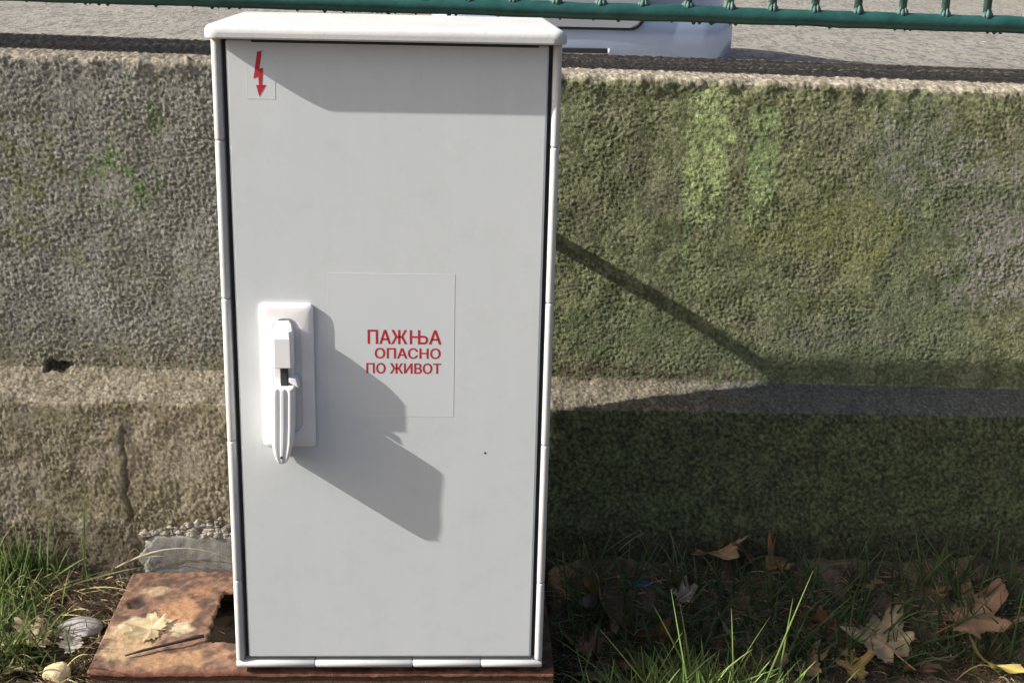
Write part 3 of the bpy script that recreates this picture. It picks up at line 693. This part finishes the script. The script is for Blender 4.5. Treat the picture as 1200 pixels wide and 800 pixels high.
leaf('dry_leaf', ground_at(853, 762), 0.035, 80, (44, 10), PAL, 'pale beige leaf standing upright behind the sunlit grass tuft', .2, seed=19, lob=.1, zoff=.01+.02)
leaf('dry_leaf', ground_at(802, 715), 0.029, 10, (39, 0), (.42,.34,.28), 'small greyish round leaf in the shade above the sunlit grass tuft', .5, seed=23, lob=0, zoff=.01+.012)
leaf('dry_leaf', ground_at(905, 792), 0.049, 140, (25, 10), (.45,.35,.21), 'beige leaf at the bottom edge right of the sunlit grass tuft', .4, seed=29, zoff=.01+.008)
leaf('dry_leaf', ground_at(945, 792), 0.046, -40, (21, -10), (.40,.29,.16), 'light brown leaf at the bottom edge left of the big tan leaf', .5, seed=31, zoff=.01+.006)
leaf('dry_leaf', ground_at(770, 758), 0.058, 170, (21, -12), (.24,.15,.075), 'dark brown leaf lying in the grass between cabinet and sunlit tuft', .5, seed=37, zoff=.01+.008)
leaf('dry_leaf', ground_at(962, 742), 0.049, 100, (21, 18), (.30,.16,.08), 'rust brown leaf in the shaded grass above the big tan leaf', .5, seed=41, zoff=.01+.008)
leaf('dry_leaf', ground_at(1000, 795), 0.038, 15, (34, 8), (.62,.42,.16), 'sunlit orange leaf curling at the bottom edge, left of the yellow leaf', .8, seed=43, zoff=.01+.004)
leaf('dry_leaf', ground_at(44, 765), 0.055, 110, (11, -14), (.55,.43,.27), 'pale beige leaf curled on the litter left of the rusty frame', .5, seed=47, lob=.3, zoff=.024)
leaf('dry_leaf', ground_at(87, 770), 0.026, 40, (18, -10), (.48,.43,.36), 'small whitish leaf scrap beside the rusty frame', .3, seed=53, lob=0, zoff=.01+.008)
leaf('dry_leaf', ground_at(745, 790), 0.043, 75, (12, -10), (.30,.19,.10), 'brown leaf near the cabinet foot at the bottom edge', .5, seed=59, zoff=.01+.004)
leaf('dry_leaf', ground_at(1075, 792), .045, 200, (22, 12), (.30,.19,.11), 'dull brown leaf between the big tan leaf and the yellow leaf', .5, seed=67, zoff=.01)
leaf('dry_leaf', ground_at(690, 765), .045, 20, (28, -16), (.34,.22,.13), 'brown leaf lying against the rusty base right of the cabinet', .6, seed=71, lob=.2, zoff=.012)
leaf('dry_leaf', ground_at(1095, 700), .036, 330, (30, 6), (.26,.17,.10), 'dark brown leaf behind the bent dry straws, nearest the wall', .6, seed=73, zoff=.01)
leaf('dry_leaf', ground_at(15, 792), .035, 250, (14, 8), (.42,.33,.20), 'beige leaf at the bottom left corner under the grass', .5, seed=79, lob=.3, zoff=.01)
leaf('dry_leaf', ground_at(985, 765), .042, 65, (16, 10), (.46,.34,.21), 'flat light tan leaf half hidden in grass beside the big tan leaf', .25, seed=83, lob=.15, zoff=.008)
leaf('dry_leaf', ground_at(1180, 735), .045, 300, (14, -8), (.40,.28,.17), 'brown leaf lying flat at the right edge, above the yellow leaf', .25, seed=89, lob=.3, zoff=.008)
leaf('dry_leaf', ground_at(1010, 690), .040, 190, (18, 6), (.34,.22,.13), 'dull brown leaf lying flat in the shade halfway up the bank', .25, seed=97, lob=.3, zoff=.008)
leaf('dry_leaf', ground_at(700, 800), .045, 140, (14, -6), (.44,.31,.19), 'tan leaf at the bottom edge beside the rusty base corner', .3, seed=101, lob=.2, zoff=.01)
leaf('dry_leaf', ground_at(880, 725), .036, 30, (16, 12), (.36,.25,.15), 'brown leaf lying flat in the grass above the upright pale leaf', .3, seed=103, lob=.2, zoff=.008)
o = leaf('dry_leaf', Vector((-.352, .105, -.002)), .052, 75, (5, -4), (.60,.49,.31), 'large cream coloured dry leaf lying on the rusty steel base beside the cabinet', .22, seed=61, lob=.25, zoff=.004)
o.scale = (.060, .040, .045)
# stones
def stone(px, py, r, tint, label, seed, squash=.7, rot=0):
    bm = bmesh.new(); bmesh.ops.create_icosphere(bm, subdivisions=4, radius=1)
    rg = np.random.default_rng(seed); pl = rg.normal(size=(9, 3)); pl /= np.linalg.norm(pl, axis=1)[:, None]; dd = rg.uniform(.62, .95, 9)
    for v in bm.verts:
        p = np.array(v.co)
        for n_, d_ in zip(pl, dd):
            k = p@n_
            if k > d_: p = p-n_*(k-d_)*.92
        p = p*(1+.04*float(fbm(p[:1]*4, p[1:2]*4+p[2:3]*3, seed, 3)[0])); v.co = p*np.array((r[0], r[1], r[0]*squash))
    nv = len(bm.verts); me = bm_mesh(bm, 'stone', angle=30); at_ = me.attributes.new('Col', 'FLOAT_COLOR', 'POINT')
    for d_ in at_.data: d_.color = (*tint, 1)
    me.materials.append(M_stone); o = bpy.data.objects.new('stone', me); COL.objects.link(o)
    o.location = ground_at(px, py)+Vector((0, 0, r[0]*squash*.45)); o.rotation_euler = (0, 0, rot); return tag(o, label, 'stone', 'stones in the litter')
stone(68, 797, (.021, .018), (.58,.47,.28), 'ochre stone at the bottom edge in front of the rusty frame', 3, .9, .4)
stone(92, 742, (.036, .028), (.30,.28,.27), 'flat grey stone in the dry litter left of the rusty frame', 5, .4, .2)
stone(30, 748, (.02, .016), (.20,.17,.13), 'small brown stone at the foot of the left grass clump', 8, .6, 1)
stone(690, 708, (.016, .013), (.16,.15,.15), 'dark little stone in the shade next to the cabinet foot', 9, .7, 1)
# blue scrap
bm = bmesh.new(); p = ground_at(751, 690, .006)
xs = np.linspace(-.017, .017, 12); ys = np.linspace(-.008, .008, 7)
GXX, GYY = np.meshgrid(xs, ys); gz = .0035*fbm(GXX*120, GYY*120, 300, 3)+.30*GYY
me = grid_mesh('wrapper_scrap', p.x+GXX, p.y+GYY, p.z+.008+gz, None)
M_blue = vary('blue_foil', (.02,.055,.10), (.05,.11,.19), 90, .35)
o = link('wrapper_scrap', me, M_blue, None, tuple(p)); sm = o.modifiers.new('thickness', 'SOLIDIFY'); sm.thickness = .0006
tag(o, 'small crumpled blue wrapper scrap in the shade between cabinet and brown leaf', 'litter')
# twig on the frame
bm = bmesh.new(); tube_bm(bm, [(-.374, .035, -.001), (-.352, .045, .001), (-.33, .056, .0015), (-.30, .068, .0035), (-.283, .077, .004), (-.272, .081, .004)], [.0014, .002, .0021, .0024, .0034, .0026], 8)
me = bm_mesh(bm, 'twig', True); o = link('twig', me, vary('dark_twig', (.015,.011,.008), (.035,.025,.018), 120, .8), None, (-.33, .055, 0)); tag(o, 'dark thin twig lying across the rusty steel frame', 'twig')

# ------------------------------------------------------------------ grass and straw
class Blades:
    def __init__(s): s.v = []; s.f = []; s.c = []
    def add(s, base, tip, sag, w, c0, c1, seg=6, side=None, fold=.35):
        base = Vector(base); tip = Vector(tip); d = tip-base; hd = Vector((d.x, d.y, 0))
        mid = base+d*.55+Vector((0, 0, sag)); sd = side or Vector((random.uniform(-1, 1), random.uniform(-1, 1), 0))
        n0 = len(s.v)
        for k in range(seg+1):
            t = k/seg; p = base*(1-t)**2+mid*2*t*(1-t)+tip*t*t; tn = (mid-base)*(1-t)+(tip-mid)*t
            sv = tn.cross(sd); sv = sv.normalized() if sv.length > 1e-6 else Vector((1, 0, 0))
            ww = w*.5*(1-.93*t**2.2)*(.75+.25*min(1, t*5)); up = tn.cross(sv).normalized()
            for q in (p-sv*ww, p+up*ww*fold*2, p+sv*ww): s.v.append(q); s.c.append([c0[i]*(1-t)+c1[i]*t for i in range(3)])
        for k in range(seg):
            a = n0+3*k; s.f += [(a, a+1, a+4, a+3), (a+1, a+2, a+5, a+4)]
    def build(s, name, m):
        me = raw_mesh(name, np.array([tuple(v) for v in s.v]), np.array(s.f), np.array(s.c), True)
        return link(name, me, m, None, (0, 0, 0))
def tint(c, a=.25):
    k = 1+random.uniform(-a, a); return tuple(min(.9, q*k*(1+random.uniform(-.08, .08))) for q in c)
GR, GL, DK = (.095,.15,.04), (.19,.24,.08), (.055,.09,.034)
U = random.uniform
def at_ground(px, py): return ground_at(px, py)
def tipat(px, py, y): return at_y(px, py, y)
# the sunlit tuft right of the cabinet: blades placed one by one, then filled in, tips lightened as sunlit
B = Blades()
for bx, by, tx, ty, w in [(815,800,797,705,.0032),(812,800,787,690,.003),(860,800,855,712,.0026),(790,800,700,732,.003),(830,800,765,705,.003),(835,800,903,722,.0032),(880,800,952,668,.0026),(905,800,930,700,.003),
                          (760,800,650,745,.0028),(850,800,800,745,.003),(775,800,752,760,.003),(870,800,848,770,.003),(885,800,940,770,.003),(780,800,915,782,.003),(800,800,880,760,.003),(760,800,840,765,.003),(745,800,800,740,.003)]:
    b0 = ground_at(bx, by+U(34, 46)); tp = at_y(tx+U(-2, 2), ty, b0.y+U(-.03, .01)); B.add(b0, tp, U(.0, .015), w*1.35, tint(GR), tint((.32,.42,.14)))
for k in range(620):
    px = random.gauss(810, 58); b0 = ground_at(px, 836+U(-16, 18)); L = U(.035, .105); a = U(-1.2, 1.2)
    tp = b0+Vector((math.sin(a)*L*.8, U(-.03, .04), L*(.35+.65*math.cos(a)))); B.add(b0, tp, U(0, .02), U(.0022, .0042), tint(GR), tint((.30,.40,.13)))
for k in range(60):
    px = U(870, 960); b0 = ground_at(px, 842+U(-4, 14)); L = U(.025, .07); a = U(-1.1, 1.1)
    B.add(b0, b0+Vector((math.sin(a)*L*.8, U(-.02, .03), L*(.35+.6*math.cos(a)))), U(0, .015), U(.0018, .003), tint(GR), tint((.22,.31,.08)))
kind(B.build('grass', M_grass), 'stuff')
# grass in the shade along the wall, its greens darkened for that shade
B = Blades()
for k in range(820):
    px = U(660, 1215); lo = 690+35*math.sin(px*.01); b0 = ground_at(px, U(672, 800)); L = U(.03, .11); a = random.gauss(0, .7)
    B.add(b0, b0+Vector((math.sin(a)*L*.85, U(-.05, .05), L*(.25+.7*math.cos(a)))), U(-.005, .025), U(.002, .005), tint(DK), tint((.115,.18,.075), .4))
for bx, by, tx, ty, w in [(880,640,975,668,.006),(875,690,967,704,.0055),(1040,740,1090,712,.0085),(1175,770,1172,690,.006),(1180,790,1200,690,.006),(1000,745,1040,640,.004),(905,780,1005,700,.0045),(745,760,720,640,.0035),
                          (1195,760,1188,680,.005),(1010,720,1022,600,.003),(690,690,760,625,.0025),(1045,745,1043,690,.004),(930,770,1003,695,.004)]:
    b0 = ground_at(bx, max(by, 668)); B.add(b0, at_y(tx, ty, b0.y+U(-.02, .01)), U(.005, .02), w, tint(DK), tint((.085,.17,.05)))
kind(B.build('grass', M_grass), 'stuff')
# left clump
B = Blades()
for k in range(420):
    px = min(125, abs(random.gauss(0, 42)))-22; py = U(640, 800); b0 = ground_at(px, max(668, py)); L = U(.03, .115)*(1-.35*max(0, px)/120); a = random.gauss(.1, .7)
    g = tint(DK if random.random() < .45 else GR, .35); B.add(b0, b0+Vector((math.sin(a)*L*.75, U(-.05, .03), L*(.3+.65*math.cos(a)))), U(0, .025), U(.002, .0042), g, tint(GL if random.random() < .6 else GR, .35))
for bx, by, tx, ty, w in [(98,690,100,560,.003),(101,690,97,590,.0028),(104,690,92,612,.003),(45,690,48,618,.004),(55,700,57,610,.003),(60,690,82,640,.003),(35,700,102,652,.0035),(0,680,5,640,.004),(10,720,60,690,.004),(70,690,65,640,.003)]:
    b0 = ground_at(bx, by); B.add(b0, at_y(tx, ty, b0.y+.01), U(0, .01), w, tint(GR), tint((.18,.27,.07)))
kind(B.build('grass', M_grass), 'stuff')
# straw and stems
B = Blades(); ST = (.40,.32,.19); SB = (.16,.115,.07)
for k in range(1800):                                     # matted litter at the left
    px = U(-10, 172); py = U(668, 806); b0 = ground_at(px, py, U(.001, .008)); L = U(.008, .035); a = U(0, 6.28)
    B.add(b0, b0+Vector((math.cos(a)*L, math.sin(a)*L, U(-.004, .01))), U(-.002, .006), U(.0008, .002), *( [tint(ST, .4)]*2 if random.random() < .38 else [tint(SB, .4)]*2), seg=3)
for k in range(2400):                                     # and in the shade at the right, browns lightened to lift it
    px = U(645, 1210); py = U(672, 806); b0 = ground_at(px, py, U(.001, .008)); L = U(.01, .045); a = U(0, 6.28)
    B.add(b0, b0+Vector((math.cos(a)*L, math.sin(a)*L, U(-.004, .018))), U(-.002, .01), U(.0008, .0019), *( [tint(ST, .4)]*2 if random.random() < .45 else [tint((.24,.17,.11), .4)]*2), seg=3)
for k in range(90):                                      # bits inside the frame opening
    x_ = U(-.262, -.16); y_ = U(.085, .215); L = U(.006, .025); a = U(0, 6.28); b0 = Vector((x_, y_, float(soil_h(x_, y_))+.002))
    B.add(b0, b0+Vector((math.cos(a)*L, math.sin(a)*L, U(0, .006))), .002, U(.0008, .0018), *( [tint(ST, .4)]*2 if random.random() < .3 else [tint(SB, .4)]*2), seg=3)
kind(B.build('straw_litter', M_straw), 'stuff')
B = Blades()
for P4, w, c_ in [(((0,806),(40,760),(82,705)), .0034, (.42,.40,.22)), (((70,690),(120,675),(168,664)), .003, (.5,.42,.25)), (((135,665),(190,640),(270,655)), .0028, (.42,.40,.27)), (((148,662),(165,640),(170,664)), .002, (.3,.2,.12)),
                  (((215,655),(240,662),(278,676)), .0016, (.16,.10,.06)), (((160,655),(200,652),(236,666)), .0016, (.35,.3,.2)), (((140,672),(150,690),(146,705)), .003, (.55,.45,.3)), (((60,690),(85,680),(125,668)), .0026, (.45,.4,.2)), (((10,700),(40,690),(75,672)), .003, (.35,.36,.15)),
                  (((0,650),(8,662),(0,664)), .003, (.4,.38,.2)), (((1110,718),(1095,680),(1079,642)), .0016, (.42,.30,.19)), (((1108,716),(1100,690),(1080,660)), .0012, (.36,.26,.17)), (((1105,712),(1122,740),(1138,766)), .0015, (.42,.30,.19)), (((1107,714),(1130,735),(1135,758)), .0012, (.4,.3,.2)), (((1103,715),(1107,745),(1116,780)), .0014, (.4,.3,.2)),
                  (((670,690),(684,697),(698,701)), .0022, (.45,.38,.3)), (((1120,797),(1160,776),(1178,800)), .0022, (.52,.45,.2)), (((1178,774),(1190,780),(1205,785)), .003, (.5,.48,.38)), (((720,640),(735,710),(745,760)), .003, (.13,.13,.07)), (((785,620),(795,655),(798,690)), .0016, (.28,.2,.14)), (((750,620),(722,640),(695,660)), .0018, (.2,.17,.1)), (((725,645),(740,632),(757,624)), .002, (.3,.24,.15)),
                  (((670,770),(700,785),(740,800)), .0022, (.3,.26,.16)), (((975,720),(1000,715),(1010,700)), .002, (.4,.42,.2)), (((1140,722),(1165,726),(1195,732)), .0016, (.4,.33,.25))]:
    a = P4[0]; c2 = P4[2]; yb = ground_at(a[0], max(672, a[1])).y; ye = ground_at(c2[0], max(672, c2[1])).y
    p0 = at_y(*a, yb-.004); p2 = at_y(*c2, ye-.006); pm = at_y(*P4[1], (yb+ye)/2-.012)
    for q in (p0, p2): q.z = max(q.z, float(soil_h(q.x, q.y))+.001)
    m_ = p0.lerp(p2, .55); B.add(p0, p2, (pm-m_).z*1.6, w, tint(c_, .1), tint(c_, .1), seg=10)
for k in range(80):
    px = U(-5, 90); b0 = ground_at(px, U(690, 800)); a = random.gauss(.3, .8); L = U(.05, .11)
    B.add(b0, b0+Vector((math.sin(a)*L, U(-.05, .02), L*.6*math.cos(a))), U(0, .02), .0022, tint((.32,.28,.13)), tint((.4,.34,.18)))
kind(B.build('dry_stems', M_straw), 'stuff')
# pebbles and crumbs
V = []; Fs = []; Cs = []; oct_ = np.array([(1,0,0),(-1,0,0),(0,1,0),(0,-1,0),(0,0,1),(0,0,-1)], float); of = [(0,2,4),(2,1,4),(1,3,4),(3,0,4),(2,0,5),(1,2,5),(3,1,5),(0,3,5)]
for k in range(900):
    px = U(-10, 172) if k % 2 else U(645, 1210); py = U(665, 806); p = ground_at(px, py); r_ = U(.001, .0042)
    n0 = len(V); c_ = tint((.22,.18,.14) if random.random() < .8 else (.42,.38,.33), .5)
    for v_ in oct_: V.append(tuple(np.array(p)+v_*r_*rng.uniform(.6, 1.3, 3))); Cs.append(c_)
    Fs += [tuple(n0+i for i in q) for q in of]
kind(link('gravel', raw_mesh('gravel', np.array(V), np.array(Fs), np.array(Cs)), M_stone), 'stuff')
